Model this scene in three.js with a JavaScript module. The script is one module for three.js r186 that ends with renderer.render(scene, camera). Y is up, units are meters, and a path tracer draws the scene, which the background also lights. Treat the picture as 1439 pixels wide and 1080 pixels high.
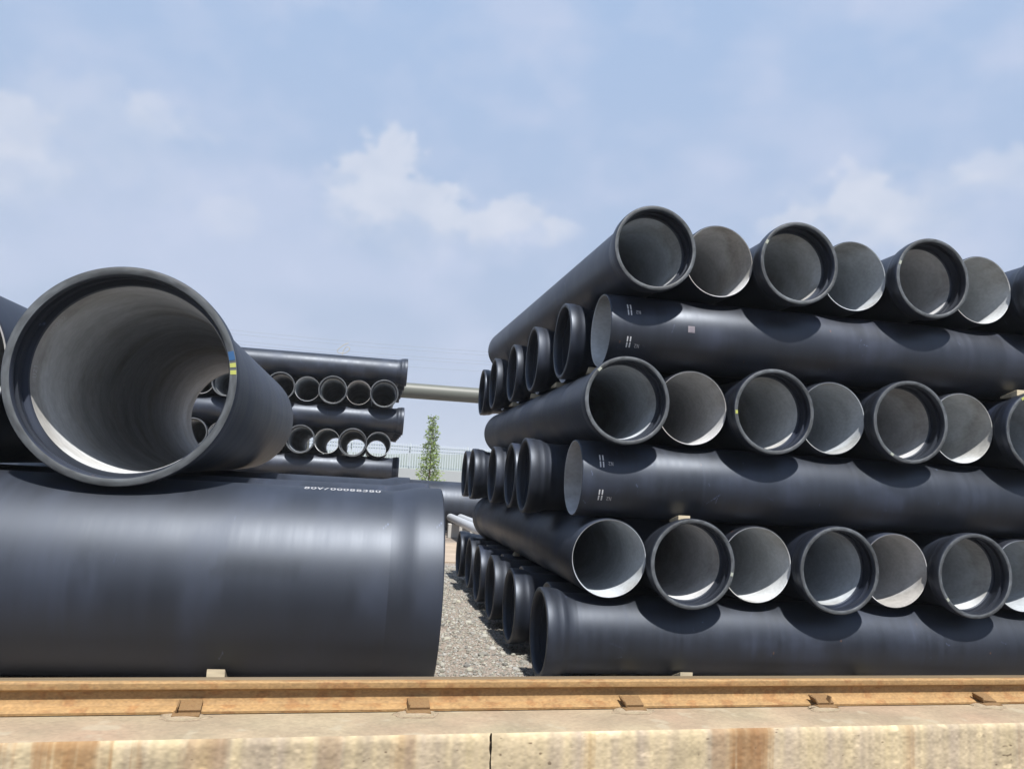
import * as THREE from 'three';
import { mergeGeometries, toCreasedNormals } from 'three/addons/utils/BufferGeometryUtils.js';
import { RoundedBoxGeometry } from 'three/addons/geometries/RoundedBoxGeometry.js';

// ---------------------------------------------------------------- camera, sky, sun, exposure
const scene = new THREE.Scene();
const EYE = 1.70;
const camera = new THREE.PerspectiveCamera(50.9, 1024 / 768, 0.1, 6000);
camera.position.set(0, EYE, 0);
camera.rotation.order = 'YXZ';
camera.rotation.set(0.1167, -0.1678, 0.0578);
scene.add(camera);

const renderer = new THREE.WebGLRenderer({ antialias: true });
renderer.toneMapping = THREE.LinearToneMapping;
renderer.toneMappingExposure = 1.6;
renderer.shadowMap.enabled = true;

// seeded helpers
let seed = 12345;
const rnd = () => { seed = (seed * 1664525 + 1013904223) >>> 0; return seed / 4294967296; };
const rr = (a, b) => a + (b - a) * rnd();
const hash = (x, y, s) => { let h = Math.imul(x, 374761393) ^ Math.imul(y, 668265263) ^ Math.imul(s, 2147483647 - 77); h = Math.imul(h ^ (h >>> 13), 1274126177); h ^= h >>> 16; return (h >>> 0) / 4294967296; };
const sm = t => t * t * (3 - 2 * t);
const mod = (a, n) => ((a % n) + n) % n;
function vnoise(x, y, px, py, s) {
  const xi = Math.floor(x), yi = Math.floor(y), fx = sm(x - xi), fy = sm(y - yi);
  const x0 = px ? mod(xi, px) : xi, x1 = px ? mod(xi + 1, px) : xi + 1, y0 = py ? mod(yi, py) : yi, y1 = py ? mod(yi + 1, py) : yi + 1;
  const a = hash(x0, y0, s), b = hash(x1, y0, s), c = hash(x0, y1, s), d = hash(x1, y1, s);
  return (a + (b - a) * fx) * (1 - fy) + (c + (d - c) * fx) * fy;
}
function fbm(x, y, px, py, s, oct = 4) {
  let v = 0, a = 0.5, t = 0;
  for (let o = 0; o < oct; o++) { v += a * vnoise(x, y, px, py, s + o * 17); t += a; a *= 0.5; x *= 2; y *= 2; px *= 2; py *= 2; }
  return v / t;
}
const clamp = (v, a = 0, b = 1) => Math.min(b, Math.max(a, v));
const sstep = (a, b, v) => sm(clamp((v - a) / (b - a)));
const mix = (a, b, t) => a + (b - a) * t;

// hazy blue summer sky with thin veil and a few soft cumulus heads
{
  const SW = 2048, SH = 1024, data = new Float32Array(SW * SH * 4);
  // [azimuth from -z towards +x, elevation, half width az, half height el, strength] in degrees
  const heads = [[2.5, 18.2, 6.5, 2.0, 0.4], [34, 18.5, 6, 2.4, 0.35], [-20, 20, 7, 3, 0.3], [-0.6, 21.6, 2.3, 1.7, 1.0], [-1.4, 20.3, 2.8, 1.8, 0.85], [1.0, 19.4, 3.0, 1.5, 0.8], [4.4, 18.4, 2.8, 1.1, 0.85], [7.6, 18.3, 2.2, 1.0, 0.8], [9.8, 18.6, 2.2, 1.1, 1.0], [12.0, 18.0, 1.6, 0.8, 0.7],
    [33.0, 20.4, 1.6, 1.4, 0.75], [33.8, 18.6, 3.4, 1.6, 0.6], [28.6, 18.3, 2.0, 0.9, 0.7], [41, 20.5, 2.0, 1.2, 0.6], [-16.2, 22.2, 1.7, 0.9, 0.55], [-10.8, 16.6, 1.8, 1.2, 0.4], [-24.5, 19.6, 2.6, 1.8, 0.55], [-23.5, 16.5, 3, 1.5, 0.4],
    [62, 21, 5, 2, 0.8], [-50, 19, 6, 2.2, 0.8], [-78, 24, 7, 2.5, 0.7], [95, 18, 7, 2, 0.8], [130, 22, 6, 2.4, 0.7], [-120, 20, 7, 2.4, 0.8], [165, 17, 6, 2, 0.7]];
  for (let j = 0; j < SH; j++) {
    const el = ((j + 0.5) / SH - 0.5) * 180, e = Math.max(el, 0), up = clamp(e / 40);
    for (let i = 0; i < SW; i++) {
      const az = ((i + 0.5) / SW) * 360 - 90, k = (j * SW + i) * 4;       // u 0.25 is -z
      const a = az > 180 ? az - 360 : az;
      // air
      const t = Math.pow(up, 0.8), z = sstep(35, 90, e);
      let r = mix(0.50, 0.375, t), g = mix(0.568, 0.525, t), b = mix(0.715, 0.785, t);
      r = mix(r, 0.33, z); g = mix(g, 0.475, z); b = mix(b, 0.76, z);
      // thin veil
      const veil = sstep(0.36, 0.74, fbm(az / 9 + 40, el / 4.5, 40, 0, 5, 5)) * 0.66 + 0.25 * sstep(0.45, 0.8, fbm(az / 3 + 120, el / 2.2, 120, 0, 9, 4));
      const vf = veil * sstep(-2, 12, el) * (1 - 0.5 * sstep(45, 90, el));
      r = mix(r, 0.575, vf * 0.85); g = mix(g, 0.645, vf * 0.85); b = mix(b, 0.83, vf * 0.85);
      // cumulus
      let d = 0, low = 0;
      let wob = null;
      if (el > 10 && el < 32) for (const [ha, he, wa, we, s] of heads) {
        const dx = (a - ha) / wa, dy = (el - he) / we;
        if (Math.abs(dx) > 2.2 || Math.abs(dy) > 2.6) continue;
        if (wob === null) wob = fbm(az * 0.75 + 270, el * 0.9, 270, 0, 31, 6) - 0.5;
        const q = dx * dx + (dy > 0 ? dy * dy : dy * dy * 0.45);
        d += s * (dy > 0 ? sstep(1.22, 0.62, Math.sqrt(q) + wob * 1.5) : sstep(1.5, 0.2, Math.sqrt(q) + wob * 1.2));
      }
      d = clamp(d);
      const bright = d === 0 ? 0 : clamp(0.55 + 0.9 * (fbm(az * 0.6 + 216, el * 0.8, 216, 0, 57, 4) - 0.45));
      const cd = d * 0.74;
      r = mix(r, mix(0.585, 0.76, bright), cd); g = mix(g, mix(0.645, 0.79, bright), cd); b = mix(b, mix(0.78, 0.88, bright), cd);
      if (el < 0) { const f = sstep(0, -25, el); r = mix(r, 0.3, f); g = mix(g, 0.3, f); b = mix(b, 0.3, f); }
      data[k] = r / 1.6; data[k + 1] = g / 1.6; data[k + 2] = b / 1.6; data[k + 3] = 1;
    }
  }
  const sky = new THREE.DataTexture(data, SW, SH, THREE.RGBAFormat, THREE.FloatType);
  sky.mapping = THREE.EquirectangularReflectionMapping;
  sky.magFilter = THREE.LinearFilter; sky.minFilter = THREE.LinearFilter; sky.needsUpdate = true;
  scene.background = sky; scene.environment = sky;
}
const sun = new THREE.DirectionalLight(new THREE.Color().setRGB(1, 0.965, 0.91), 5.0);
{
  const el = THREE.MathUtils.degToRad(60), az = THREE.MathUtils.degToRad(3);
  const tgt = new THREE.Vector3(1, 1, -9);
  sun.position.copy(tgt).add(new THREE.Vector3(Math.sin(az) * Math.cos(el), Math.sin(el), Math.cos(az) * Math.cos(el)).multiplyScalar(60));
  sun.target.position.copy(tgt); scene.add(sun.target);
  sun.castShadow = true; sun.shadow.mapSize.set(4096, 4096); sun.shadow.radius = 2.2;
  Object.assign(sun.shadow.camera, { left: -22, right: 22, top: 22, bottom: -22, near: 1, far: 160 });
  scene.add(sun);
}
scene.fog = new THREE.FogExp2(new THREE.Color().setRGB(0.86, 0.9, 0.95), 0.0007);

// ---------------------------------------------------------------- bookkeeping
const names = {};
function numbered(n) { const k = names[n] = (names[n] ?? -1) + 1; return k ? `${n}_${String(k).padStart(3, '0')}` : n; }
function tag(o, label, category, group, kind) { Object.assign(o.userData, { label, category }); if (group) o.userData.group = group; if (kind) o.userData.kind = kind; return o; }
function mesh(name, geo, mat, parent) { const m = new THREE.Mesh(geo, mat); m.name = name; m.castShadow = m.receiveShadow = true; parent.add(m); return m; }
function thing(name, label, category, group, pos = [0, 0, 0]) { const g = new THREE.Group(); g.name = numbered(name); g.position.set(...pos); scene.add(g); return tag(g, label, category, group); }
function single(name, geo, mat, label, category, group) { const m = mesh(numbered(name), geo, mat, scene); return tag(m, label, category, group); }
function structure(name, geo, mat, label) { const m = mesh(name, geo, mat, scene); m.userData.kind = 'structure'; m.userData.label = label; return m; }

// ---------------------------------------------------------------- textures
function dataTex(w, h, fn, srgb, repeat = true) {
  const d = new Uint8Array(w * h * 4);
  for (let j = 0; j < h; j++) for (let i = 0; i < w; i++) { const c = fn(i / w, j / h, i, j), k = (j * w + i) * 4; d[k] = clamp(c[0], 0, 255); d[k + 1] = clamp(c[1], 0, 255); d[k + 2] = clamp(c[2], 0, 255); d[k + 3] = 255; }
  const t = new THREE.DataTexture(d, w, h); t.magFilter = THREE.LinearFilter; t.minFilter = THREE.LinearMipmapLinearFilter; t.generateMipmaps = true;
  if (repeat) t.wrapS = t.wrapT = THREE.RepeatWrapping;
  if (srgb) t.colorSpace = THREE.SRGBColorSpace; t.needsUpdate = true; return t;
}
const lin = (r, g, b) => new THREE.Color().setRGB(r, g, b);
const mats = {};
// black bituminous paint on spun iron: u runs once round the pipe, v along its length
function paintSet(s, w = 256, h = 1024, nScuff = 60, extra) {
  const ring = new Float32Array(h), ringF = new Float32Array(h);
  for (let j = 0; j < h; j++) { ring[j] = fbm(j / h * 40, 3.3, 40, 0, s + 3, 5); ringF[j] = fbm(j / h * 256, 9.1, 256, 0, s + 8, 2); }
  // short scuffs
  const scuff = new Float32Array(w * h);
  let z = s * 7919 + 13; const R = () => { z = (z * 1664525 + 1013904223) >>> 0; return z / 4294967296; };
  for (let n = 0; n < nScuff; n++) {
    let x = R() * w, y = R() * h; const a = R() < 0.5 ? (R() - 0.5) * 0.6 : (R() - 0.5) * 2.8, len = 2 + R() * R() * 26, str = 0.25 + R() * 0.6;
    for (let q = 0; q < len; q++) { const xi = mod(Math.round(x), w), yi = mod(Math.round(y), h); scuff[yi * w + xi] = Math.max(scuff[yi * w + xi], str * (R() > 0.35 ? 1 : 0.2)); x += Math.cos(a) * 0.6; y += Math.sin(a); }
  }
  // rub bands left by slings, and small rusty chips
  const bands = []; for (let n = 0; n < 5; n++) bands.push([R(), 0.002 + R() * 0.006, (R() - 0.4) * 0.8]);
  const rust = new Float32Array(w * h);
  for (let n = 0; n < (nScuff > 20 ? 26 : 5); n++) { const x = Math.floor(R() * w), y = Math.floor(R() * h), e = R() * 0.8 + 0.2; for (let a = 0; a < 3; a++) for (let b = 0; b < 2; b++) if (R() > 0.35) rust[mod(y + b, h) * w + mod(x + a, w)] = e; }
  const band = (u, v) => { let q = 0; for (const [c, wd, a] of bands) q += a * sstep(1, 0.3, Math.abs(v - c + (fbm(u * 9, c * 50, 9, 0, s + 77, 3) - 0.5) * 0.004) / wd) * sstep(0.35, 0.65, fbm(u * 14, v * 300, 14, 300, s + 79, 3)); return q; };
  const dust = (u, v) => clamp(sstep(0.42, 0.85, fbm(u * 6, v * 18, 6, 18, s + 40, 5)) + (nScuff > 20 ? band(u, v) : 0) + (extra ? extra(u, v) : 0), -1, 1);
  const D = new Float32Array(w * h), S = new Float32Array(w * h), soft = nScuff > 20 ? 1.15 : 0.6;
  for (let j = 0; j < h; j++) for (let i = 0; i < w; i++) { D[j * w + i] = dust(i / w, j / h) * (soft < 1 ? 0.8 : 1); S[j * w + i] = 0.5 + (fbm(i / w * 5, j / h * 200, 5, 200, s + 60, 3) - 0.5) * soft; }
  if (soft < 1) for (let j = 0; j < h; j++) { ring[j] = 0.5 + (ring[j] - 0.5) * soft; ringF[j] = 0.5 + (ringF[j] - 0.5) * soft; }
  const map = dataTex(w, h, (u, v, i, j) => {
    const d = D[j * w + i], st = S[j * w + i];
    let c = 26 + (ring[j] - 0.5) * 10 + (st - 0.5) * 12 + d * 19 + scuff[j * w + i] * 75;
    const rs = rust[j * w + i]; return [c * 0.86 + rs * 70, c * 0.98 + rs * 36, c * 1.28 + rs * 10];
  }, true);
  const rough = dataTex(w, h, (u, v, i, j) => {
    const d = D[j * w + i], st = S[j * w + i], pat = fbm(u * 3, v * 9, 3, 9, s + 90, 4);
    const c = 255 * clamp(0.52 + d * 0.07 + (ring[j] - 0.5) * 0.07 + (st - 0.5) * 0.07 + (pat - 0.5) * 0.12 * soft); return [c, c, c];
  }, false);
  const bump = dataTex(w, h, (u, v, i, j) => {
    const c = 255 * clamp(0.5 + (ringF[j] - 0.5) * 0.14 + (ring[j] - 0.5) * 0.26 + (fbm(u * 10, v * 30, 10, 30, s + 70, 4) - 0.5) * 0.5 - scuff[j * w + i] * 0.2); return [c, c, c];
  }, false);
  return { map, rough, bump };
}
const P1 = paintSet(1), P2 = paintSet(2), P4 = paintSet(4);
// the big pipe along the rail: a scrubbed dark patch low on its flank and a dull band round it
const P3 = paintSet(3, 256, 1024, 14, (u, v) => {
  const n = fbm(u * 40, v * 120, 40, 120, 933, 4) - 0.5, box = (u0, u1, v0, v1) => sstep(0, 0.02, u - u0 + n * 0.012) * sstep(0, 0.02, u1 - u + n * 0.012) * sstep(0, 0.01, v - v0 + n * 0.03) * sstep(0, 0.01, v1 - v + n * 0.03);
  return -0.7 * box(0.432, 0.482, 0.095, 0.205) - 0.4 * box(0.40, 0.5, 0.325, 0.345);
});
const paintMat = (p, extra = {}) => new THREE.MeshPhysicalMaterial({ color: 0xffffff, map: p.map, roughness: 1, roughnessMap: p.rough, bumpMap: p.bump, bumpScale: 0.0016, ior: 1.66, specularColor: new THREE.Color().setRGB(0.78, 0.86, 1.0), ...extra });
mats.paint = [paintMat(P1), paintMat(P2, { roughness: 0.93 }), paintMat(P4), paintMat(P1, { color: lin(0.8, 0.85, 0.95), roughness: 0.9 }), paintMat(P2, { color: lin(1.3, 1.25, 1.15), roughness: 1 }), paintMat(P4, { color: lin(1.1, 1.0, 0.95), roughness: 0.88 }), paintMat(P1, { color: lin(1.5, 1.45, 1.4) })];
mats.bigPaint = paintMat(P1, { color: lin(1.0, 1.0, 1.03), bumpScale: 0.0022 });
mats.bigPaint2 = paintMat(P2, { bumpScale: 0.0018 });
mats.railsidePaint = paintMat(P3, { bumpScale: 0.0016, ior: 1.74 });
{
  const w = 256, h = 512;
  const rim = dataTex(w, 64, (u, v) => { const n = fbm(u * 20, v * 3, 20, 3, 71, 4), m = fbm(u * 60, v * 8, 60, 8, 77, 3); const c = 70 + (n - 0.5) * 60 + (m - 0.5) * 40; return [c * 0.95, c, c * 1.05]; }, true);
  mats.rim = new THREE.MeshStandardMaterial({ map: rim, roughness: 0.6 });
  const lining = dataTex(w, h, (u, v) => {
    const ring = fbm(v * 90, 2.2, 90, 0, 101, 4), n = fbm(u * 8, v * 24, 8, 24, 111, 5), st = sstep(0.55, 0.8, fbm(u * 5, v * 10, 5, 10, 121, 4)), fine = vnoise(u * 128, v * 256, 128, 256, 131);
    const c = 182 + (ring - 0.5) * 18 + (n - 0.5) * 40 + (fine - 0.5) * 16 - st * 24; return [c * 0.975, c * (0.995 - st * 0.02), c * (1.01 - st * 0.05)];
  }, true);
  const lb = dataTex(128, 512, (u, v) => { const c = 255 * clamp(0.5 + (fbm(v * 120, 5.2, 120, 0, 141, 3) - 0.5) * 0.7 + (fbm(u * 16, v * 60, 16, 60, 151, 4) - 0.5) * 0.5); return [c, c, c]; });
  mats.lining = [new THREE.MeshStandardMaterial({ map: lining, roughness: 0.85, bumpMap: lb, bumpScale: 0.0007 }), new THREE.MeshStandardMaterial({ map: lining, color: lin(0.86, 0.89, 0.93), roughness: 0.85, bumpMap: lb, bumpScale: 0.0007 }), new THREE.MeshStandardMaterial({ map: lining, color: lin(0.95, 0.92, 0.91), roughness: 0.85, bumpMap: lb, bumpScale: 0.0007 })];
  mats.bigLining = new THREE.MeshStandardMaterial({ map: lining, color: lin(1.0, 0.98, 0.97), roughness: 0.85, bumpMap: lb, bumpScale: 0.001 });
  const wood = dataTex(128, 256, (u, v) => { const g = fbm(u * 24, v * 3, 24, 3, 201, 4), k = vnoise(u * 60, v * 8, 60, 8, 211); const c = 205 + (g - 0.5) * 60 + (k - 0.5) * 22; return [c, c * 0.93, c * 0.79]; }, true);
  mats.wood = new THREE.MeshStandardMaterial({ map: wood, color: lin(0.7, 0.7, 0.7), roughness: 0.85 });
  mats.oldWood = new THREE.MeshStandardMaterial({ map: wood, color: lin(0.45, 0.42, 0.38), roughness: 0.9 });
  mats.whitePaint = new THREE.MeshStandardMaterial({ color: lin(0.55, 0.56, 0.58), roughness: 0.7 });
  mats.yellowPaint = new THREE.MeshStandardMaterial({ color: lin(0.36, 0.38, 0.09), roughness: 0.6 });
  mats.bluePaint = new THREE.MeshStandardMaterial({ color: lin(0.015, 0.075, 0.19), roughness: 0.6 });
  mats.palePaint = new THREE.MeshStandardMaterial({ color: lin(0.3, 0.32, 0.27), roughness: 0.7 });
  mats.cap = new THREE.MeshStandardMaterial({ color: lin(0.02, 0.02, 0.022), roughness: 0.6 });
  mats.sticker = new THREE.MeshStandardMaterial({ color: lin(0.2, 0.18, 0.2), roughness: 0.5 });
  mats.stickerPrint = new THREE.MeshStandardMaterial({ color: lin(0.2, 0.18, 0.22), roughness: 0.5 });
}

// ---------------------------------------------------------------- ground
{
  const gtex = dataTex(1024, 1024, (u, v) => {
    // stones as jittered cells
    let best = 9, id = 0; const N = 150, x = u * N, y = v * N, xi = Math.floor(x), yi = Math.floor(y);
    for (let a = -1; a < 2; a++) for (let b = -1; b < 2; b++) { const cx = mod(xi + a, N), cy = mod(yi + b, N); const d = Math.hypot(xi + a + hash(cx, cy, 1) - x, yi + b + hash(cx, cy, 2) - y); if (d < best) { best = d; id = hash(cx, cy, 3); } }
    const soil = fbm(u * 6, v * 6, 6, 6, 301, 5), fine = vnoise(u * 400, v * 400, 400, 400, 303);
    const st = sstep(0.62, 0.4, best) * sstep(0.3, 0.6, soil + (id - 0.5) * 0.6);
    const c = mix(178 + (soil - 0.5) * 60 + (fine - 0.5) * 34, 150 + id * 80, st); return [c, c * mix(0.945, 0.97, st), c * mix(0.88, 0.93, st)];
  }, true);
  gtex.repeat.set(30, 30);
  const gb = dataTex(1024, 1024, (u, v) => { let best = 9; const N = 150, x = u * N, y = v * N, xi = Math.floor(x), yi = Math.floor(y); for (let a = -1; a < 2; a++) for (let b = -1; b < 2; b++) { const cx = mod(xi + a, N), cy = mod(yi + b, N); best = Math.min(best, Math.hypot(xi + a + hash(cx, cy, 1) - x, yi + b + hash(cx, cy, 2) - y)); } const c = 255 * clamp(0.85 - best * 0.9 + (fbm(u * 12, v * 12, 12, 12, 305, 4) - 0.5) * 0.4); return [c, c, c]; });
  gb.repeat.set(30, 30);
  const far = structure('ground', new THREE.PlaneGeometry(5000, 5000).rotateX(-Math.PI / 2), new THREE.MeshStandardMaterial({ color: lin(0.2, 0.19, 0.15), roughness: 1 }), 'flat ground reaching to the hills');
  far.position.set(0, -0.006, -1000);
  const yard = structure('gravel_yard', new THREE.PlaneGeometry(90, 90).rotateX(-Math.PI / 2), new THREE.MeshStandardMaterial({ map: gtex, bumpMap: gb, bumpScale: 0.03, roughness: 1, color: lin(0.60, 0.56, 0.535) }), 'pale gravel yard surface under the pipe stacks');
  yard.position.set(0, 0, -25);
  const slabTex = dataTex(256, 256, (u, v) => { const n = fbm(u * 6, v * 6, 6, 6, 311, 5); const c = 196 + (n - 0.5) * 50; return [c, c * 0.92, c * 0.83]; }, true); slabTex.repeat.set(20, 2);
  const slab = structure('concrete_road', new THREE.BoxGeometry(60, 0.03, 4.6), new THREE.MeshStandardMaterial({ map: slabTex, color: lin(0.62, 0.6, 0.57), roughness: 0.95 }), 'pale concrete road strip across the yard');
  slab.position.set(0, 0.012, -18.4);
  const at = dataTex(512, 512, (u, v) => { const n = fbm(u * 8, v * 8, 8, 8, 321, 5), f = vnoise(u * 256, v * 256, 256, 256, 323); const c = 84 + (n - 0.5) * 24 + (f - 0.5) * 26; return [c, c, c * 0.98]; }, true); at.repeat.set(20, 8);
  const road = structure('asphalt_road', new THREE.PlaneGeometry(80, 34).rotateX(-Math.PI / 2), new THREE.MeshStandardMaterial({ map: at, roughness: 0.95 }), 'dark asphalt road on the near side of the rail plinth');
  road.position.set(0, 0.004, 14);
  // hills
  const sh = []; const g = new THREE.BufferGeometry(); const pos = [], idx = []; const n = 120, m = 5;
  for (let i = 0; i <= n; i++) for (let j = 0; j <= m; j++) {
    const x = -1500 + 3000 * i / n, t = j / m, hgt = 14 + 26 * fbm(i / n * 14, 1.7, 0, 0, 401, 4) + 10 * sstep(-200, 400, x);
    pos.push(x, hgt * Math.sin(t * Math.PI) * 0.98 - 0.5, -1100 - 400 * (t - 0.5) + 30 * fbm(i * 0.3, j, 0, 0, 402, 2));
    if (i < n && j < m) { const a = i * (m + 1) + j; idx.push(a, a + m + 1, a + 1, a + 1, a + m + 1, a + m + 2); }
  }
  g.setAttribute('position', new THREE.Float32BufferAttribute(pos, 3)); g.setIndex(idx); g.computeVertexNormals();
  const hill = structure('hills', g, new THREE.MeshStandardMaterial({ color: lin(0.06, 0.09, 0.04), roughness: 1, side: THREE.DoubleSide }), 'low wooded hills fading into haze');
}

// ---------------------------------------------------------------- pipes
// revolve a profile [[s, r], ...] about the pipe axis; s runs along local -z. u once round, v = s / vlen
function revolve(profile, seg, vlen, crease = 0.5) {
  const pos = [], uv = [], idx = [], n = profile.length; let acc = 0; const vv = [];
  for (let p = 0; p < n; p++) { if (p) acc += Math.hypot(profile[p][0] - profile[p - 1][0], profile[p][1] - profile[p - 1][1]); vv.push(acc / vlen); }
  for (let p = 0; p < n; p++) for (let q = 0; q <= seg; q++) {
    const t = q / seg * Math.PI * 2; pos.push(profile[p][1] * Math.cos(t), profile[p][1] * Math.sin(t), -profile[p][0]); uv.push(q / seg, vv[p]);
    if (p < n - 1 && q < seg) { const a = p * (seg + 1) + q, b = a + seg + 1; idx.push(a, b, a + 1, a + 1, b, b + 1); }
  }
  const g = new THREE.BufferGeometry(); g.setAttribute('position', new THREE.Float32BufferAttribute(pos, 3)); g.setAttribute('uv', new THREE.Float32BufferAttribute(uv, 2)); g.setIndex(idx);
  return toCreasedNormals(g, crease);
}
function pipeKind(o) {
  const { R, B, I, L, k, seg, vlen } = o, m = R - (R - I) * 0.45, w = B - R;
  o.barrel = revolve([[0.27 * k, R + 0.0005], [1.5, R], [3, R], [4.5, R], [L - 0.012, R], [L - 0.002, R - 0.004], [L, R - 0.006], [L, m]], seg, vlen);
  o.socket = revolve([[0.002, B - 0.005], [0.007, B - 0.001], [0.014, B], [0.085 * k, B], [0.095 * k, B - w * 0.14], [0.135 * k, B - w * 0.2], [0.15 * k, B - w * 0.26], [0.175 * k, B - w * 0.55], [0.20 * k, R + w * 0.2], [0.235 * k, R + w * 0.07], [0.27 * k, R + 0.0005]], seg, vlen, 0.9);
  if (k > 1) o.socket = revolve([[0.002, B - 0.005], [0.007, B - 0.001], [0.014, B], [0.15, B], [0.18, B - 0.002], [0.205, B - w * 0.12], [0.235, B - w * 0.29], [0.265, B - w * 0.49], [0.295, R + w * 0.32], [0.33, R + w * 0.16], [0.36, R + w * 0.06], [0.27 * k, R + 0.0005]], seg, vlen, 0.9);
  o.inside = revolve([[0.19 * k, I + 0.004], [0.18 * k, I + 0.012], [0.178 * k, B - w * 0.62], [0.115 * k, B - w * 0.55], [0.112 * k, B - w * 0.92], [0.092 * k, B - w * 0.92], [0.088 * k, B - w * 0.38], [0.045 * k, B - w * 0.38], [0.041 * k, B - w * 0.93], [0.012 * k, B - w * 0.93], [0.002, B - w * 0.82]], seg, vlen);
  o.rim = revolve([[0.002, B - w * 0.82], [0, B - w * 0.76], [0, B - 0.009], [0.002, B - 0.005]], seg, 0.2, 0.9);
  o.lining = revolve([[L, m], [L - 0.003, I + 0.002], [L - 0.012, I], [L * 0.75, I], [L * 0.5, I], [L * 0.25, I], [0.2 * k, I], [0.19 * k, I + 0.004]], seg, vlen);
  return o;
}
const K600 = pipeKind({ R: 0.324, B: 0.366, I: 0.309, L: 6.15, k: 1, seg: 72, vlen: 6 });
const K1400x = pipeKind({ R: 0.731, B: 0.772, I: 0.704, L: 6.2, k: 1.45, seg: 112, vlen: 6 });
const K1400 = pipeKind({ R: 0.731, B: 0.80, I: 0.704, L: 6.2, k: 1.45, seg: 112, vlen: 6 });
const KFar = pipeKind({ R: 0.324, B: 0.366, I: 0.309, L: 6.15, k: 1, seg: 36, vlen: 6 });
// curved patch on radius r: s0..s1 along the axis, t0..t1 round it (degrees)
function patch(r, s0, s1, t0, t1, n = 6) {
  const g = new THREE.PlaneGeometry(1, 1, n, 1), p = g.attributes.position;
  for (let i = 0; i < p.count; i++) { const u = p.getX(i) + 0.5, v = p.getY(i) + 0.5, t = THREE.MathUtils.degToRad(mix(t0, t1, u)), s = mix(s0, s1, v); p.setXYZ(i, r * Math.cos(t), r * Math.sin(t), -s); }
  g.computeVertexNormals(); return g;
}
function rimPatch(r0, r1, t0, t1, n = 4) {   // painted dab on the flat socket face
  const g = new THREE.PlaneGeometry(1, 1, n, 1), p = g.attributes.position;
  for (let i = 0; i < p.count; i++) { const u = p.getX(i) + 0.5, v = p.getY(i) + 0.5, t = THREE.MathUtils.degToRad(mix(t0, t1, u)), r = mix(r0, r1, v); p.setXYZ(i, r * Math.cos(t), r * Math.sin(t), 0.0022); }
  g.computeVertexNormals(); return g;
}
let pipeCount = 0;
// face: centre of the socket mouth; dir: unit vector from socket to spigot
function makePipe(kind, face, dir, label, group, opt = {}) {
  const i = pipeCount++, yaw = Math.atan2(-dir[0], -dir[2]), pitch = Math.asin(clamp(dir[1], -1, 1));
  const g = new THREE.Group(); g.name = numbered(opt.name || 'iron_pipe'); scene.add(g);
  g.rotation.order = 'YXZ'; g.rotation.set(pitch, yaw, 0);
  const base = new THREE.Vector3(0, -kind.R, -kind.L / 2).applyEuler(g.rotation);
  g.position.set(face[0] + base.x, face[1] + base.y, face[2] + base.z);
  const roll = opt.roll ?? ((i * 2.399) % (Math.PI * 2)), pm = opt.paint || mats.paint[(i * 5 + (i >> 2)) % 7], lm = opt.lining || mats.lining[(i * 7) % 3];
  const put = (n, geo, mat, rz = roll) => { const m = mesh(n, geo, mat, g); m.position.set(0, kind.R, kind.L / 2); m.rotation.z = rz; return m; };
  put('barrel', kind.barrel, pm);
  const s = put('socket', kind.socket, pm);
  const a = mesh('socket_bore', kind.inside, pm, s), b = mesh('socket_rim', kind.rim, mats.rim, s);
  put('lining', kind.lining, lm);
  tag(g, label, 'pipe', group);
  g.userData.put = undefined; delete g.userData.put;
  return { g, put };
}
const ord = ['first', 'second', 'third', 'fourth', 'fifth', 'sixth', 'seventh', 'eighth', 'ninth', 'tenth', 'eleventh', 'twelfth'];
const y0 = 0.448, ly = k => y0 + 0.65 * k;
const tall = {};
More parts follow.
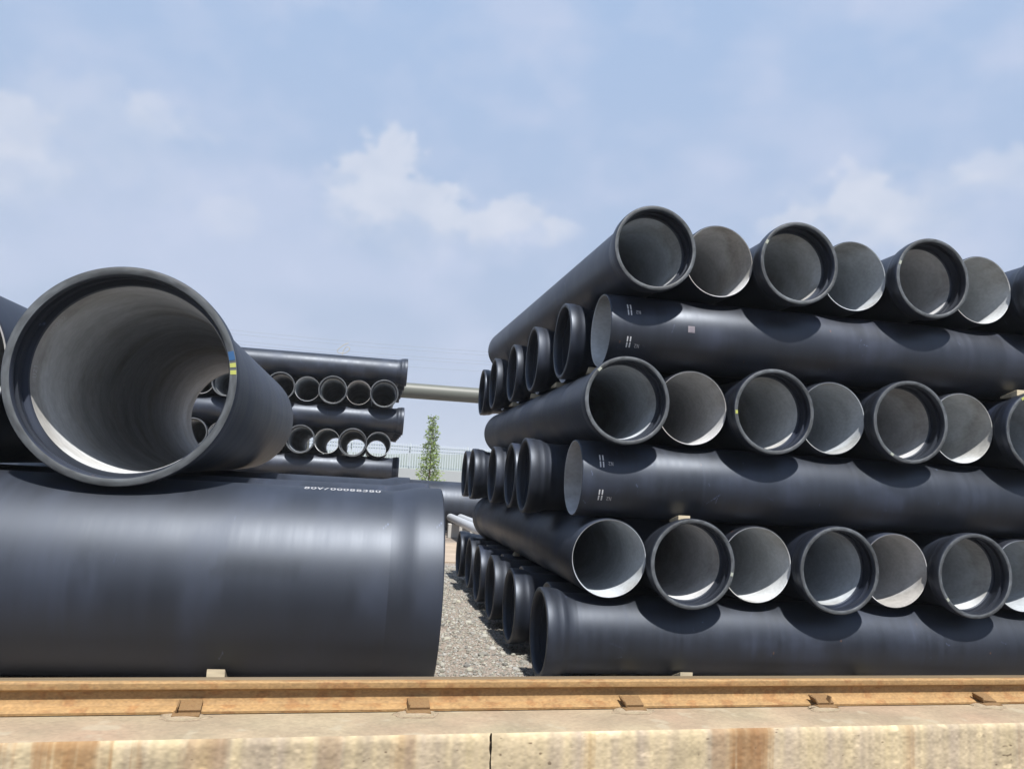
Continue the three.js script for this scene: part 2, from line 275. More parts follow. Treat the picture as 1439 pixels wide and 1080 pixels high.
// ---- the tall stack: crosswise layers (pipes along x) and end-on layers (pipes along z)
{
  const G = 'pipes in the tall stack';
  const crossName = ['bottom crosswise layer', 'middle crosswise layer', 'upper crosswise layer'], endName = ['bottom end-on row', 'middle end-on row', 'top end-on row'];
  const cross = [
    { k: 0, x: 1.494, z: i => -6.80 - 0.65 * i - (i ? 0.05 : 0), n: 11, bell: i => i % 2 === 0, dx: { 2: -0.02, 4: -0.02, 8: 0.045, 10: 0.04 } },
    { k: 2, x: 1.51, z: i => (i === 0 ? -6.80 : -7.20 - 0.65 * i), n: 10, bell: i => i % 2 === 1, dx: { 3: 0.07, 5: 0.06, 7: -0.045, 1: -0.02 } },
    { k: 4, x: 1.697, z: i => -6.80 - 0.65 * i - (i ? 0.05 : 0), n: 10, bell: i => i % 2 === 1, dx: { 1: 0.035, 7: -0.045, 9: -0.03 } }];
  cross.forEach((c, li) => {
    for (let i = 0; i < c.n; i++) {
      const b = c.bell(i), x = c.x + (c.dx[i] || 0) + (b ? 0 : 0.22), y = ly(c.k);
      const label = `black ${b ? 'socket' : 'plain'}-end pipe, ${ord[i]} from the rail, ${crossName[li]} of the tall stack`;
      const p = b ? makePipe(K600, [x, y, c.z(i)], [1, 0, 0], label, G) : makePipe(K600, [x + K600.L, y, c.z(i)], [-1, 0, 0], label, G);
      tall[`x${li}_${i}`] = p;
    }
  });
  const ends = [
    { k: 1, z: -6.34, x: 2.012, n: 9, bell: i => i % 2 === 1 },
    { k: 3, z: -6.345, x: 2.0425, n: 9, bell: i => i % 2 === 0 },
    { k: 5, z: -6.31, x: 2.2274, n: 9, bell: i => i % 2 === 0 }];
  ends.forEach((c, li) => {
    for (let i = 0; i < c.n; i++) {
      const b = c.bell(i), x = c.x + 0.65 * i, y = ly(c.k), j = rr(-0.015, 0.015);
      const label = `black ${b ? 'socket' : 'plain'}-end pipe, ${ord[i]} from the gravel lane, ${endName[li]} of the tall stack`;
      const sp = li === 2 && i < 2 ? -0.034 + i * 0.012 : 0, sl = Math.hypot(1, sp);
      const p = b ? makePipe(K600, [x, y, c.z + j], [sp / sl, 0, -1 / sl], label, G) : makePipe(K600, [x + sp / sl * K600.L, y, c.z + j - 0.206 - K600.L / sl], [-sp / sl, 0, 1 / sl], label, G);
      tall[`z${li}_${i}`] = p;
    }
  });
}
// ---- the big-bore pipes
const big = {};
{
  const G = 'big-bore pipes beside the rail';
  const L = K1400.L, tilt = [-0.015, 0.0115, -1]; const tl = Math.hypot(...tilt), td = tilt.map(v => v / tl);
  big.x0 = makePipe(K1400x, [0.588, 0.82, -6.65], [-1, 0, 0], 'big black pipe lying along the rail under the open-mouthed pipe', G, { name: 'big_iron_pipe', paint: mats.railsidePaint, lining: mats.bigLining, roll: 0 });
  big.x1 = makePipe(K1400x, [0.60, 0.838, -8.25], [-1, 0, 0], 'big black crosswise pipe just behind the one along the rail', G, { name: 'big_iron_pipe', paint: mats.bigPaint2, lining: mats.bigLining });
  big.x2 = makePipe(K1400x, [0.55, 0.87, -11.1], [-1, 0, 0], 'big black crosswise pipe under the far ends of the big upper pipes', G, { name: 'big_iron_pipe', paint: mats.bigPaint, lining: mats.bigLining });
  big.z0 = makePipe(K1400, [-1.809, 2.283, -6.19], td, 'big black pipe with open socket mouth, blue and yellow marks on its rim', G, { name: 'big_iron_pipe', paint: mats.bigPaint2, lining: mats.bigLining, roll: 1.1 });
  big.z1 = makePipe(K1400, [-3.40 + td[0] * (L + 0.25), 2.283 + td[1] * (L + 0.25), -6.19 + td[2] * (L + 0.25)], td.map(v => -v), 'big black pipe, plain end out, beside the marked open-mouthed pipe', G, { name: 'big_iron_pipe', paint: mats.bigPaint, lining: mats.bigLining });
  makePipe(K1400, [7.3, 0.79, -24.6], [-1, 0, 0], 'big black pipe lying alone on the gravel before the fence', 'big pipes far back', { name: 'big_iron_pipe', paint: mats.bigPaint2, lining: mats.bigLining });
}
// ---- the far stack
{
  const G = 'pipes in the far stack', zf = -20.96;
  const crossN = ['lowest crosswise layer', 'second crosswise layer', 'third crosswise layer', 'topmost crosswise layer'], endN = ['lowest end-on row', 'middle end-on row', 'top end-on row'];
  [0, 2, 4, 6].forEach((k, li) => {
    const bp = li < 2 ? 1 : 0;
    for (let i = 0; i < 9; i++) {
      const b = i % 2 === bp, xr = 0.79 - (b ? 0 : 0.19) + (li === 1 ? -0.02 : 0);
      const label = `black ${b ? 'socket' : 'plain'}-end pipe, ${ord[i]} row back, ${crossN[li]} of the far stack`;
      const z = zf - 0.5 - 0.66 * i;
      if (b) makePipe(KFar, [xr, ly(k), z], [-1, 0, 0], label, G); else makePipe(KFar, [xr - KFar.L, ly(k), z], [1, 0, 0], label, G);
    }
  });
  [[1, 0.2, 1], [3, 0.18, 1], [5, 0.23, 0]].forEach(([k, x0, bp], li) => {
    for (let i = 0; i < 9; i++) {
      const b = i % 2 === bp, x = x0 - 0.65 * i;
      const label = `black ${b ? 'socket' : 'plain'}-end pipe, ${ord[i]} from the lane, ${endN[li]} of the far stack`;
      const p = b ? makePipe(KFar, [x, ly(k), zf], [0, 0, -1], label, G) : makePipe(KFar, [x, ly(k), zf - 0.2 - KFar.L], [0, 0, 1], label, G);
      if (li === 2) p.put('end_cap', new THREE.CylinderGeometry(0.307, 0.307, 0.02, 32).rotateX(Math.PI / 2).translate(0, 0, b ? -KFar.L + 0.1 : -0.3), mats.cap, 0);
    }
  });
}

// ---------------------------------------------------------------- marks on the pipes
{
  const dash = (p, kind, s, t, len, gap = 0.026) => { for (const a of [0, gap]) for (const q of [[0, 0.46], [0.54, 1]]) p.put('painted_dash', patch(kind.R + 0.0016, s + a, s + a + 0.011, t + len * q[0], t + len * q[1]), mats.whitePaint, 0); };
  const sp = (u) => K600.L - u;                                    // distance from the plain end
  for (const id of ['x1_0', 'x2_0']) { const p = tall[id]; dash(p, K600, sp(0.185), 180 - 37, 20); dash(p, K600, sp(0.185), 180 + 16, 17); }
  for (const [id, t] of [['z0_0', 200], ['z2_1', 60], ['z1_1', 75]]) dash(tall[id], K600, sp(0.2), t, 18);
  // tags on the socket faces
  const dab = (p, kind, t, w, mat) => p.put('paint_dab', rimPatch(kind.B - (kind.B - kind.R) * 0.76, kind.B - 0.01, t, t + w), mat, 0);
  dab(tall.z1_0, K600, 133, 6, mats.palePaint); dab(tall.z1_2, K600, 182, 5, mats.yellowPaint); dab(tall.z0_1, K600, -14, 5, mats.palePaint);
  dab(tall.z2_2, K600, 150, 6, mats.palePaint); dab(tall.z2_4, K600, 158, 6, mats.palePaint); dab(tall.z1_4, K600, 235, 5, mats.palePaint); dab(tall.z0_5, K600, 215, 5, mats.palePaint); dab(tall.z1_6, K600, 120, 6, mats.yellowPaint);
  dab(big.z0, K1400, 13, 5, mats.bluePaint); dab(big.z0, K1400, 9, 2.4, mats.yellowPaint); dab(big.z0, K1400, 5, 2.4, mats.yellowPaint);
  // printed sticker on the upper crosswise pipe
  const s0 = tall.x2_0; const st = s0.put('label_sticker', patch(K600.R + 0.0016, sp(0.745), sp(0.685), 180 - 8, 180 + 2), mats.sticker, 0);
  for (let a = 0; a < 4; a++) mesh('print_line', patch(K600.R + 0.003, sp(0.737), sp(0.705 - 0.01 * (a % 2)), 180 - 6.6 + a * 2.2, 180 - 5.9 + a * 2.2, 2), mats.stickerPrint, st);
  // stencilled lettering
  const text = (str, w, h, px, alpha = 1, font = 'monospace', col = 0.56) => {
    const c = document.createElement('canvas'); c.width = w; c.height = h; const x = c.getContext('2d');
    x.fillStyle = '#000'; x.fillRect(0, 0, w, h); x.fillStyle = '#fff'; x.font = `bold ${px}px ${font}`; x.textAlign = 'center'; x.textBaseline = 'middle'; x.fillText(str, w / 2, h / 2);
    const t = new THREE.CanvasTexture(c); t.magFilter = THREE.LinearFilter;
    return new THREE.MeshStandardMaterial({ color: lin(col, col, col * 1.03), roughness: 0.7, alphaMap: t, transparent: true, opacity: alpha });
  };
  // patch whose text reads along the axis: remap uv
  const textPatch = (r, s0, s1, t0, t1, flip) => { const g = patch(r, s0, s1, t0, t1, 8), uv = g.attributes.uv; for (let i = 0; i < uv.count; i++) { const u = uv.getX(i), v = uv.getY(i); uv.setXY(i, flip ? 1 - v : v, flip ? 1 - u : u); } return g; };
  // big pipe x0: dir -x, local +x points back, so the camera side is 180 degrees, the top 90
  big.x0.put('stencil_text', textPatch(K1400.R + 0.002, 0.40, 1.16, 93, 104, true), text('80V/00088380', 512, 64, 56, 0.6), 0);
  big.x0.put('stencil_text', textPatch(K1400.R + 0.002, 0.42, 0.50, 86, 91, true), text('II', 64, 48, 44), 0);
  for (const id of ['x1_0', 'x2_0']) for (const t of [143, 196]) tall[id].put('stencil_text', textPatch(K600.R + 0.0018, sp(0.27), sp(0.215), t + 8, t + 20, false), text('N2', 64, 64, 44, 0.55), 0);
  // chalk marks on the lining of the open-mouthed pipe (left wall, just inside)
  const inner = (s0, s1, t0, t1) => { const g = patch(K1400.I - 0.002, s0, s1, t0, t1, 8); return g; };
  big.z0.put('chalk_text', inner(0.42, 0.30, 158, 137), text('V5802', 256, 64, 60, 0.55, 'sans-serif', 0.75), 0);
  big.z0.put('chalk_text', inner(0.40, 0.29, 188, 168), text('U21 -', 256, 64, 60, 0.55, 'sans-serif', 0.75), 0);
}

// ---------------------------------------------------------------- timber: bearers and wedges
{
  const bearer = (x, z, w, h, d, label, group) => { const g = new RoundedBoxGeometry(w, h, d, 2, 0.008); const m = single('timber_bearer', g, mats.oldWood, label, 'timber', group); m.position.set(x, h / 2, z); return m; };
  for (const x of [2.25, 4.4, 6.5]) bearer(x, -10.1, 0.14, 0.123, 7.6, 'squared timber bearer running under the tall stack', 'bearers under the tall stack');
  for (const x of [-0.1, -2.6, -4.9]) bearer(x, -24.1, 0.14, 0.123, 6.6, 'squared timber bearer running under the far stack', 'bearers under the far stack');
  for (const [z, h, nm] of [[-6.65, 0.088, 'the big pipe along the rail'], [-8.25, 0.106, 'the second big crosswise pipe'], [-11.1, 0.138, 'the rearmost big crosswise pipe']])
    for (const x of [-0.9, -4.6]) bearer(x, z + 0.1, 0.2, h, 1.3, `timber block bearer under ${nm}`, 'blocks under the big pipes');
  for (const x of [2.2, 6.2]) bearer(x, -24.6, 0.2, 0.058, 1.0, 'low timber block under the lone big pipe', 'blocks under the lone pipe');
  const wedgeGeo = (w, h, d) => { const s = new THREE.Shape(); s.moveTo(0, 0); s.lineTo(d, 0); s.lineTo(d, h * 0.25); s.lineTo(0, h); s.closePath(); const g = new THREE.ExtrudeGeometry(s, { depth: w, bevelEnabled: true, bevelSize: 0.003, bevelThickness: 0.003, bevelSegments: 1 }); g.translate(0, 0, -w / 2); g.rotateY(Math.PI / 2); return g; };  // tall face at z=0, slopes towards -z
  const wedge = (x, y, z, w, h, d, label, turn = 0) => { const m = single('timber_wedge', wedgeGeo(w, h, d), mats.wood, label, 'wedge', 'pale timber wedges'); m.position.set(x, y, z); m.rotation.y = turn; return m; };
  wedge(-0.935, 0.09, -6.02, 0.115, 0.19, 0.24, 'pale timber wedge chocking the big pipe along the rail');
  wedge(2.66, 0.126, -6.42, 0.10, 0.10, 0.2, 'pale timber wedge at the foot of the tall stack above the rail');
  wedge(2.61, ly(1) + 0.322, -6.45, 0.098, 0.06, 0.2, 'pale wedge on the second pipe of the bottom end-on row');
  wedge(5.86, ly(3) + 0.322, -6.47, 0.11, 0.06, 0.2, 'pale wedge on the seventh pipe of the middle end-on row');
  for (let q = 0; q < 4; q++) wedge(1.99 - q * 0.01, ly(3) + 0.318, -7.17 - q * 1.3, 0.13, 0.05, 0.13, `small pale wedge against the ${ord[q]} socket of the upper crosswise layer`, 0.3 * (q % 2) - 0.1);
  wedge(1.86, ly(0) + 0.324, -9.9, 0.06, 0.05, 0.12, 'small pale wedge on the bottom crosswise layer');
}

// ---------------------------------------------------------------- crane rail on its concrete plinth
{
  const A = new THREE.Vector3(-1.464, 0, -3.84), B = new THREE.Vector3(3.82, 0, -4.24);   // front edge of the rail head
  const yaw = Math.atan2(-(B.z - A.z), B.x - A.x), T = 0.593;
  const rustTex = dataTex(1024, 128, (u, v) => {
    const n = fbm(u * 50, v * 12, 50, 12, 501, 5), st = fbm(u * 5, v * 40, 5, 40, 511, 4), sp = vnoise(u * 400, v * 100, 400, 100, 521), dk = sstep(0.55, 0.72, fbm(u * 60, v * 10, 60, 10, 531, 5));
    const c = 0.98 + (n - 0.5) * 0.15 + (st - 0.5) * 0.08 + (sp - 0.5) * 0.2 - dk * 0.06; return [178 * c, 143 * c * (1 - dk * 0.06), 100 * c * (1 - dk * 0.1)];
  }, true);
  rustTex.repeat.set(1 / 4, 1 / 0.5);
  const rustB = dataTex(512, 128, (u, v) => { const c = 255 * fbm(u * 120, v * 14, 120, 14, 541, 4); return [c, c, c]; }); rustB.repeat.set(1 / 2, 1 / 0.5);
  const rust = new THREE.MeshStandardMaterial({ map: rustTex, color: lin(0.66, 0.655, 0.6), roughness: 0.8, bumpMap: rustB, bumpScale: 0.002 });
  // profile, x is across (0 = head front edge, + towards the back), y up from the plinth
  const pr = [[-0.028, 0], [-0.03, 0.012], [-0.01, 0.022], [0.018, 0.03], [0.026, 0.042], [0.029, 0.07], [0.027, 0.098], [0.016, 0.108], [0.001, 0.113], [0, 0.118], [0, 0.142], [0.004, 0.148], [0.012, 0.15], [0.04, 0.151]].map(p => [p[0], p[1] * 0.865]);
  const half = pr.slice(), w = 0.08; for (let i = pr.length - 2; i >= 0; i--) half.push([w - pr[i][0], pr[i][1]]);
  const sh = new THREE.Shape(half.map(p => new THREE.Vector2(p[0], p[1])));
  const rg = toCreasedNormals(new THREE.ExtrudeGeometry(sh, { depth: 24, bevelEnabled: false, steps: 1 }), 0.6);
  { const uv = rg.attributes.uv; for (let i = 0; i < uv.count; i++) uv.setXY(i, uv.getY(i), uv.getX(i)); }
  const rail = thing('crane_rail', 'rusty brown steel rail running along the concrete plinth', 'rail'); mesh('rail_body', rg, rust, rail);
  const tread = mesh('running_surface', new RoundedBoxGeometry(0.05, 0.003, 24, 1, 0.0012), new THREE.MeshStandardMaterial({ map: rustTex, color: lin(0.5, 0.6, 0.75), roughness: 0.5, metalness: 0.3 }), rail); tread.position.set(0.047, 0.1313, 12);
  // extrude runs +z, across is +x: turn so that length runs along +x and across runs -z
  rail.rotation.y = Math.PI / 2 + yaw;
  const ux = new THREE.Vector3(Math.cos(yaw), 0, -Math.sin(yaw)), back = new THREE.Vector3(-Math.sin(yaw), 0, -Math.cos(yaw));
  const at = (d, b, y) => A.clone().addScaledVector(ux, d).addScaledVector(back, b).setY(y);
  rail.position.copy(at(-10, 0, T + 0.004));
  // plinth in two pours with an open joint
  const plTex = (side) => dataTex(2048, 256, (u, v) => {
    const X = (u - 0.5) * 10, Y = v;                                 // 10 m long tile, front face height 0..0.593
    const n = fbm(u * 40, v * 4, 40, 4, 601, 5), fine = vnoise(u * 700, v * 80, 700, 80, 611), streak = fbm(u * 170, v * 1.2, 170, 0, 621, 3), blot = sstep(0.6, 0.75, fbm(u * 70, v * 6, 70, 6, 631, 4));
    let r = 214, g = 198, b = 164; const c = 1 + (n - 0.5) * 0.2 + (fine - 0.5) * 0.1 + (streak - 0.5) * 0.17 + (vnoise(u * 560, v * 2, 560, 0, 671) - 0.5) * 0.1 - blot * 0.06 + sstep(0.72, 0.8, fbm(u * 90, v * 11, 90, 11, 681, 3)) * 0.14; r *= c; g *= c; b *= c * (1 - (streak - 0.5) * 0.12);
    // water and rust runs with ragged edges
    const runs = [[-1.08, 0.2, 0.9], [-0.6, 0.07, 0.35], [1.86, 0.1, 0.95], [1.72, 0.05, 0.4], [-2.6, 0.3, 0.7], [3.6, 0.12, 0.6], [2.75, 0.05, 0.35], [0.2, 0.05, 0.3], [-0.1, 0.04, 0.25], [1.05, 0.03, 0.3], [4.4, 0.2, 0.6], [-4, 0.2, 0.5]];
    const thin = fbm(u * 480, v * 0.7, 480, 0, 661, 3); let rs = 0; for (const [x, w2, s] of runs) rs = Math.max(rs, s * sstep(1.35, 0.35, Math.abs(X - x) / w2 + (streak - 0.5) * 1.3 + (thin - 0.5) * 1.5 + (n - 0.5) * 0.5));
    const k = 0.8 * rs * (0.55 + 0.45 * fbm(u * 300, v * 3, 300, 0, 641, 3));
    r = mix(r, 150, k); g = mix(g, 98, k); b = mix(b, 48, k);
    const pit = sstep(0.82, 0.9, fbm(u * 220, v * 26, 220, 26, 651, 3)); r *= 1 - pit * 0.35; g *= 1 - pit * 0.38; b *= 1 - pit * 0.4;
    return [r, g, b];
  }, true);
  const front = plTex(); front.repeat.set(1 / 10, 1 / 0.593); front.offset.set(0.5, 0);
  const top = dataTex(1024, 128, (u, v) => {
    const n = fbm(u * 30, v * 4, 30, 4, 701, 5), fine = vnoise(u * 500, v * 60, 500, 60, 711), pk = fbm(u * 14, v * 2, 14, 2, 721, 4), chip = sstep(0.66, 0.78, fbm(u * 60, v * 7, 60, 7, 731, 3));
    let r = 210, g = 190, b = 163; const c = 1 + (n - 0.5) * 0.22 + (fine - 0.5) * 0.08; r *= c; g *= c * (1 - (pk - 0.5) * 0.12); b *= c * (1 - (pk - 0.5) * 0.1);
    r = mix(r, 226, chip * 0.6); g = mix(g, 214, chip * 0.6); b = mix(b, 190, chip * 0.6); return [r, g, b];
  }, true); top.repeat.set(1 / 6, 1 / 0.75);
  const cb = dataTex(512, 256, (u, v) => { const c = 255 * clamp(fbm(u * 30, v * 16, 30, 16, 741, 5) * 0.8 + 0.2 * vnoise(u * 200, v * 100, 200, 100, 751)); return [c, c, c]; }); cb.repeat.set(1 / 3, 1 / 1.5);
  const mf = new THREE.MeshStandardMaterial({ map: front, color: lin(0.58, 0.56, 0.57), roughness: 0.95, bumpMap: cb, bumpScale: 0.012 }), mt = new THREE.MeshStandardMaterial({ map: top, color: lin(0.43, 0.415, 0.385), roughness: 0.95, bumpMap: cb, bumpScale: 0.01 });
  const frontOff = -0.36, backOff = 0.40;
  const plinth = thing('concrete_plinth', 'cream concrete plinth with rust streaks carrying the rail', 'plinth'); plinth.position.copy(at(-9, frontOff, 0)); plinth.rotation.y = yaw;
  const joint = 2.06;
  function slabPiece(d0, d1, side) {
    const g = new THREE.Group(); g.position.x = d0 + 9;
    const len = d1 - d0, dep = backOff - frontOff, nx = Math.round(len * 14);
    const endRag = (i, j) => side === 2 ? 0 : (side ? (i === 0 ? 1 : 0) : (i === nx ? -1 : 0)) * (0.002 + 0.014 * Math.max(0, hash(j * 7 + 3, side, 77) - 0.35));
    const ragged = (i) => (fbm((d0 + len * i / nx) * 4.3 + 50, 2.3, 0, 0, 801, 4) - 0.5) * 0.022;
    // body front + arris + top as a swept, slightly uneven skin
    const build = (prof, uvf) => { const pos = [], uv = [], idx = []; const m = prof.length; for (let i = 0; i <= nx; i++) for (let j = 0; j < m; j++) { const x = len * i / nx + endRag(i, j), q = prof[j], e = ragged(i) * q[2]; pos.push(x, q[0] + e * 0.4 + (q[3] || 0) * (fbm(i * 0.15 + d0 * 3, j, 0, 0, 811, 3) - 0.5), -q[1] + e); uv.push(...uvf(x + d0, q)); if (i < nx && j < m - 1) { const a = i * m + j; idx.push(a, a + m, a + 1, a + 1, a + m, a + m + 1); } } const ge = new THREE.BufferGeometry(); ge.setAttribute('position', new THREE.Float32BufferAttribute(pos, 3)); ge.setAttribute('uv', new THREE.Float32BufferAttribute(uv, 2)); ge.setIndex(idx); ge.computeVertexNormals(); return ge; };
    if (side < 2) { const fr = []; for (let y = -0.1; y < T - 0.04; y += 0.03) fr.push([y, 0, y < 0.3 ? 0.3 : 0.7]);
    const ff = mesh('front_face', build([...fr, [T - 0.035, 0, 1], [T - 0.014, 0.004, 1.4], [T - 0.004, 0.016, 1]], (x, q) => [x - 1.464, q[0]]), mf, plinth); ff.position.x = d0 + 9; }
    if (side === 2) { const tf = mesh('top_face', build([[T - 0.004, 0.016, 1], [T, 0.04, 0.4], [T, 0.15, 0, 0.006], [T, 0.25, 0, 0.004], [T, 0.33, 0], [T, 0.6, 0], [T, dep, 0]], (x, q) => [x, q[1]]), mt, plinth); tf.position.x = d0 + 9; return; }
    const bg = new THREE.BoxGeometry(len + (side ? 0 : 0.004), T + 0.09, dep - 0.05); const body = mesh('core', bg, mt, plinth); body.position.set(d0 + 9 + len / 2, (T - 0.11) / 2, -(dep) / 2 - 0.02);
  }
  slabPiece(-9, joint, 0);
  slabPiece(joint, 12, 1);
  slabPiece(-9, 12, 2);
  // clips
  const clipMat = new THREE.MeshStandardMaterial({ map: rustTex, color: lin(0.42, 0.4, 0.35), roughness: 0.85, bumpMap: rustB, bumpScale: 0.001 });
  const spots = [[-0.707, 0, 'flat rusty rail clip sunk in mortar nearest the rust-stained end of plinth'], [0.304, 1, 'worn rail clip half covered by mortar near the plinth joint'], [1.379, 2, 'rail clip with one bent upright edge, second past the plinth joint'], [2.467, 3, 'rail clip with two raised pointed lugs'], [3.517, 4, 'rail clip plate tilted with one long raised edge']];
  for (const [x, v, label] of spots) {
    const d = (x - A.x) / Math.cos(yaw);
    const g = thing('rail_clip', label, 'clip', 'rail clips along the foot'); g.position.copy(at(d, -0.04, T)); g.rotation.y = yaw;
    const plate = (w, h, dd, px, py, pz, rx, rz, n) => { const m = mesh(n, new RoundedBoxGeometry(w, h, dd, 1, Math.min(h, w, dd) * 0.2), clipMat, g); m.position.set(px, py, pz); m.rotation.set(rx, 0, rz); };
    const vis = v === 0 || v === 1 ? 0.7 : 1;
    plate(0.115, 0.016, 0.085, 0, 0.010, 0.012, 0, 0, 'base_plate');
    plate(0.095, 0.012, 0.075, 0.01, 0.036, -0.022, 0.35, v === 4 ? -0.1 : 0, 'clamp_plate');
    if (v !== 3) plate(0.008, 0.05 * vis, 0.075, -0.042, 0.034, -0.012, 0.15, v === 0 ? -0.25 : v === 1 ? 0 : 0.5, 'raised_edge');
    if (v === 3) { plate(0.008, 0.05, 0.06, -0.05, 0.036, -0.01, 0.1, 0.6, 'raised_edge'); plate(0.009, 0.05, 0.03, 0.032, 0.036, 0.004, 0, -0.15, 'raised_edge'); }
    // mortar bed
    const mg = new THREE.SphereGeometry(1, 20, 10, 0, Math.PI * 2, 0, Math.PI / 2); const p = mg.attributes.position; for (let i = 0; i < p.count; i++) { const a = Math.atan2(p.getZ(i), p.getX(i)), q = 1 + 0.7 * (fbm(a * 2 + v * 9, 1, 0, 0, 821, 3) - 0.5); p.setXYZ(i, p.getX(i) * 0.105 * q, p.getY(i) * 0.018, p.getZ(i) * 0.06 * q); } mg.computeVertexNormals();
    const mo = mesh('mortar_bed', mg, mt, g); mo.position.set(-0.01, -0.002, 0.03);
  }
}

// ---------------------------------------------------------------- far things
{
  // pale small pipes on blocks
  const ring = (R, I, L, seg) => revolve([[0, I], [0, R], [L, R], [L, I], [0, I]], seg, 3);
  const pg = ring(0.11, 0.098, 5.8, 32), pale = new THREE.MeshStandardMaterial({ color: lin(0.36, 0.38, 0.41), roughness: 0.55 });
  for (let i = 0; i < 2; i++) { const m = single('pale_pipe', pg, pale, i ? 'pale grey thin pipe on blocks, the one toward the tall stack' : 'pale grey thin pipe on blocks, the one toward the road edge', 'pipe', 'pale thin pipes behind the tall stack'); m.position.set(2.60 + i * 0.3, 0.5, -17.9); m.rotation.y = 0.03; }
  for (const z of [-19, -22.6]) { const m = single('concrete_block', new RoundedBoxGeometry(0.8, 0.385, 0.25, 2, 0.015), new THREE.MeshStandardMaterial({ color: lin(0.36, 0.35, 0.33), roughness: 0.95 }), 'concrete block carrying the pale thin pipes', 'block', 'blocks under the pale pipes'); m.position.set(2.66, 0.1945 + (z > -20.7 ? 0.006 : 0), z); }
  // overhead olive pipe on posts
  const op = thing('overhead_pipe', 'olive grey overhead pipe bridging from the far stack to the tall stack', 'pipe'); op.position.set(0, 0, -34);
  const om = new THREE.MeshStandardMaterial({ color: lin(0.1, 0.105, 0.09), roughness: 0.5 });
  const t = mesh('pipe_run', ring(0.325, 0.31, 15, 40), om, op); t.rotation.y = -Math.PI / 2 + 0.0; t.position.set(-4, 5.15, 0);
  for (const x of [-2.6, 9.6]) { const p = mesh('post', new THREE.CylinderGeometry(0.11, 0.11, 4.82, 16), om, op); p.position.set(x, 2.41, 0); const s = mesh('saddle', new RoundedBoxGeometry(0.3, 0.12, 0.7, 1, 0.02), om, op); s.position.set(x, 4.78, 0); }
  // picket fence on a low white wall
  const fm = new THREE.MeshStandardMaterial({ color: lin(0.42, 0.47, 0.5), roughness: 0.5, metalness: 0 }), fz = -42;
  const bw = single('boundary_wall', new RoundedBoxGeometry(40, 1.95, 0.24, 1, 0.02), new THREE.MeshStandardMaterial({ color: lin(0.3, 0.32, 0.33), roughness: 0.9 }), 'pale rendered boundary wall below the picket fence', 'wall'); bw.position.set(2, 0.975, fz);
  const fence = thing('picket_fence', 'pale blue-grey metal picket fence on top of the boundary wall', 'fence', undefined, [2, 1.95, fz]);
  const pk = new THREE.BoxGeometry(0.045, 1.16, 0.03), tip = new THREE.ConeGeometry(0.032, 0.07, 4).translate(0, 0.615, 0), pkg = mergeGeometries([pk, tip]);
  for (let i = 0; i < 230; i++) { const m = mesh('picket', pkg, fm, fence); m.position.set(-14.8 + i * 0.129, 0.6, 0); }
  const rm = new THREE.MeshStandardMaterial({ color: lin(0.16, 0.2, 0.23), roughness: 0.5 });
  for (const y of [0.1, 0.93, 1.1]) { const m = mesh('rail', new THREE.BoxGeometry(29.8, 0.045, 0.05), rm, fence); m.position.set(0, y, -0.042); }
  for (let i = 0; i <= 10; i++) { const m = mesh('post', new THREE.BoxGeometry(0.07, 1.3, 0.07), fm, fence); m.position.set(-14.9 + i * 2.98, 0.65, -0.11); }
  // slim young tree
  const tr = thing('young_tree', 'slim light green young tree in front of the picket fence', 'tree', undefined, [2.78, 0, -38]);
  const bark = new THREE.MeshStandardMaterial({ color: lin(0.12, 0.09, 0.06), roughness: 0.95 });
  const H = 4.45, tg = [new THREE.CylinderGeometry(0.008, 0.06, H, 8, 6).translate(0, H / 2, 0)], leafPos = [], leafCol = [], leafN = [];
  const leafTri = (c, d, n, s, col) => { const side = new THREE.Vector3().crossVectors(d, n).normalize().multiplyScalar(s * 0.3); const tipv = d.clone().multiplyScalar(s); const a = c, b = c.clone().addScaledVector(tipv, 0.5).add(side), e = c.clone().add(tipv), f = c.clone().addScaledVector(tipv, 0.5).sub(side); for (const v of [a, b, e, a, e, f]) { leafPos.push(v.x, v.y, v.z); leafCol.push(...col); } };
  for (let i = 0; i < 74; i++) {
    const h = mix(0.75, H - 0.1, Math.pow(i / 73, 0.9)), taper = (H - h) / (H - 0.75), len = (0.12 + 0.55 * Math.pow(taper, 0.85)) * rr(0.65, 1.2), az = i * 2.4 + rr(-0.3, 0.3);
    const d = new THREE.Vector3(Math.cos(az), rr(0.35, 0.75), Math.sin(az)).normalize(), st = new THREE.Vector3(0, h, 0);
    const g = new THREE.CylinderGeometry(0.004, 0.014, len, 5).translate(0, len / 2, 0); g.applyQuaternion(new THREE.Quaternion().setFromUnitVectors(new THREE.Vector3(0, 1, 0), d)); g.translate(0, h, 0); tg.push(g);
    const nl = Math.round(14 + 46 * taper);
    for (let l = 0; l < nl; l++) {
      const q = rr(0.2, 1.08), c = st.clone().addScaledVector(d, len * q).add(new THREE.Vector3(rr(-0.1, 0.1), rr(-0.1, 0.08), rr(-0.1, 0.1)));
      const ld = new THREE.Vector3(d.x + rr(-0.9, 0.9), rr(-0.8, 0.5), d.z + rr(-0.9, 0.9)).normalize(), n = new THREE.Vector3(rr(-1, 1), rr(0.2, 1), rr(-1, 1)).normalize();
      const v = rr(0.75, 1.25); leafTri(c, ld, n, rr(0.07, 0.13), [0.19 * v, 0.27 * v, 0.05 * v * rr(0.7, 1.3)]);
    }
  }
  mesh('trunk', mergeGeometries(tg.map(g => g.index ? g.toNonIndexed() : g)), bark, tr);
  const lg = new THREE.BufferGeometry(); lg.setAttribute('position', new THREE.Float32BufferAttribute(leafPos, 3)); lg.setAttribute('color', new THREE.Float32BufferAttribute(leafCol, 3)); lg.computeVertexNormals();
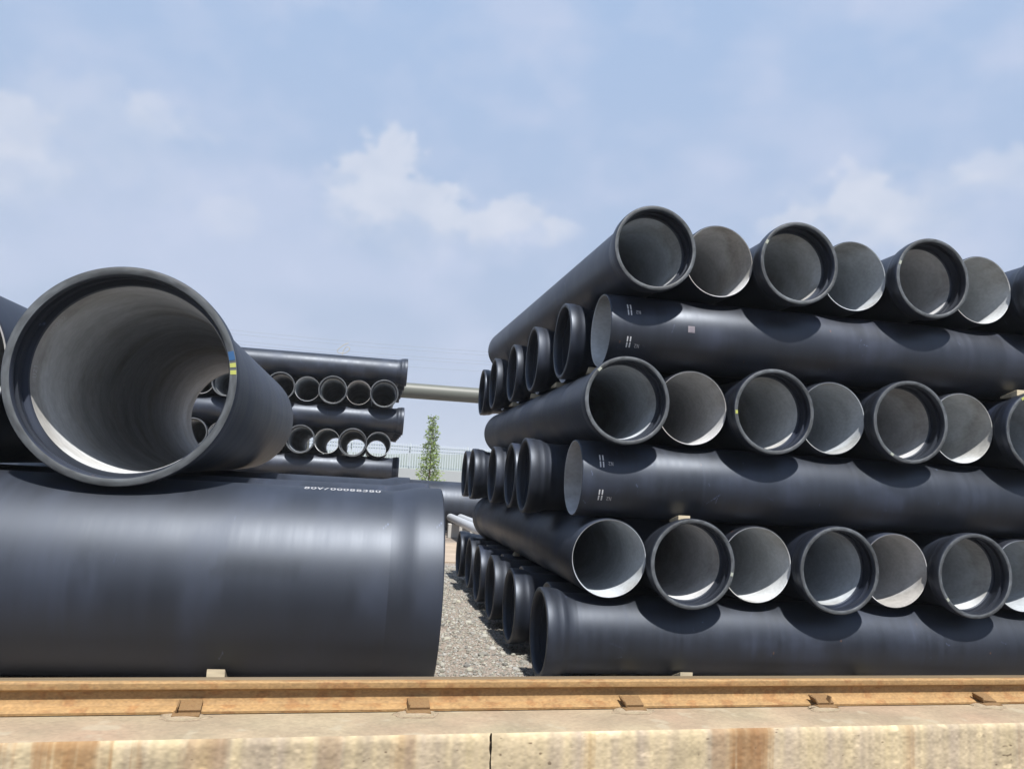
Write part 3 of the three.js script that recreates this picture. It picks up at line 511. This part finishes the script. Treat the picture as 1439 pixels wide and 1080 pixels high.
  mesh('crown', lg, new THREE.MeshPhysicalMaterial({ color: 0xffffff, vertexColors: true, roughness: 0.9, transmission: 0.35, thickness: 0, side: THREE.DoubleSide }), tr);
  // power line
  const pm = new THREE.MeshStandardMaterial({ color: lin(0.3, 0.29, 0.27), roughness: 0.9 }), wm = new THREE.MeshStandardMaterial({ color: lin(0.22, 0.22, 0.24), roughness: 0.6 });
  const poles = [[-19, -70], [17.5, -70]];
  for (const [x, z] of poles) { const p = thing('utility_pole', x < 0 ? 'concrete utility pole hidden behind the big open-mouthed pipe' : 'concrete utility pole hidden behind the tall stack', 'pole', 'power line poles', [x, 0, z]); const s = mesh('shaft', new THREE.CylinderGeometry(0.1, 0.18, 13.2, 12), pm, p); s.position.y = 6.6; for (const y of [12.75, 11.9]) { const c = mesh('crossarm', new THREE.BoxGeometry(0.1, 0.12, 1.8), pm, p); c.position.y = y; } }
  let wi = 0;
  for (const [y, dz] of [[12.85, 0.8], [12.78, -0.8], [12.0, 0.8], [11.95, -0.8], [11.2, 0]]) {
    const pts = []; for (let i = 0; i <= 30; i++) { const q = i / 30; pts.push(new THREE.Vector3(mix(-19, 17.5, q), y - 0.55 * 4 * q * (1 - q) * 0.6, -70 + dz)); }
    single('power_line', new THREE.TubeGeometry(new THREE.CatmullRomCurve3(pts), 40, 0.009, 5), wm, `thin overhead power line, ${ord[wi++]} down from the top of the pole`, 'cable', 'power lines beyond the yard');
  }
  // wire hook left on the far stack
  const hk = [[0, 0, 0], [0.02, 0.12, 0], [0.1, 0.24, 0.02], [0.18, 0.2, 0.03], [0.12, 0.1, 0.02], [-0.06, 0.06, 0], [-0.14, 0.1, 0.02], [0.05, 0.3, 0.03], [0.14, 0.34, 0.02]].map(v => new THREE.Vector3(...v));
  const hook = single('wire_loop', new THREE.TubeGeometry(new THREE.CatmullRomCurve3(hk), 40, 0.008, 6), new THREE.MeshStandardMaterial({ color: lin(0.42, 0.38, 0.28), roughness: 0.6 }), 'loose wire loop sticking up from the topmost pipe of the far stack', 'wire'); hook.position.set(-0.93, ly(6) + 0.324, -21.5);
}

// ---------------------------------------------------------------- loose gravel in the lane
{
  const base = new THREE.IcosahedronGeometry(1, 1); const p = base.attributes.position;
  for (let i = 0; i < p.count; i++) { const x = p.getX(i), y = p.getY(i), z = p.getZ(i), q = 0.72 + 0.5 * fbm(x * 1.7 + 9, y * 1.7 + z * 1.3 + 9, 0, 0, 901, 2); p.setXYZ(i, x * q, y * q * 0.62, z * q); } base.computeVertexNormals();
  const N = 18000, im = new THREE.InstancedMesh(base, new THREE.MeshStandardMaterial({ roughness: 0.95 }), N), m = new THREE.Matrix4(), q = new THREE.Quaternion(), e = new THREE.Euler(), c = new THREE.Color();
  for (let i = 0; i < N; i++) {
    const z = -4.7 - Math.pow(rnd(), 1.25) * 10.9, x = rr(0.35, 2.6), big = rnd() < 0.02, s = big ? rr(0.022, 0.04) : rr(0.005, 0.017);
    e.set(rr(-0.4, 0.4), rr(0, 6.28), rr(-0.4, 0.4)); q.setFromEuler(e); m.compose(new THREE.Vector3(x, s * 0.22, z), q, new THREE.Vector3(s, s, s * rr(0.7, 1.2))); im.setMatrixAt(i, m);
    const v = rr(0.13, 0.34), wm = rr(0.85, 1); im.setColorAt(i, c.setRGB(v, v * mix(0.88, 0.98, wm), v * wm * 0.93));
  }
  im.name = 'loose_gravel'; im.castShadow = im.receiveShadow = true; tag(im, 'loose pale gravel scattered over the lane between the stacks', 'gravel', undefined, 'stuff'); scene.add(im);
}

renderer.render(scene, camera);
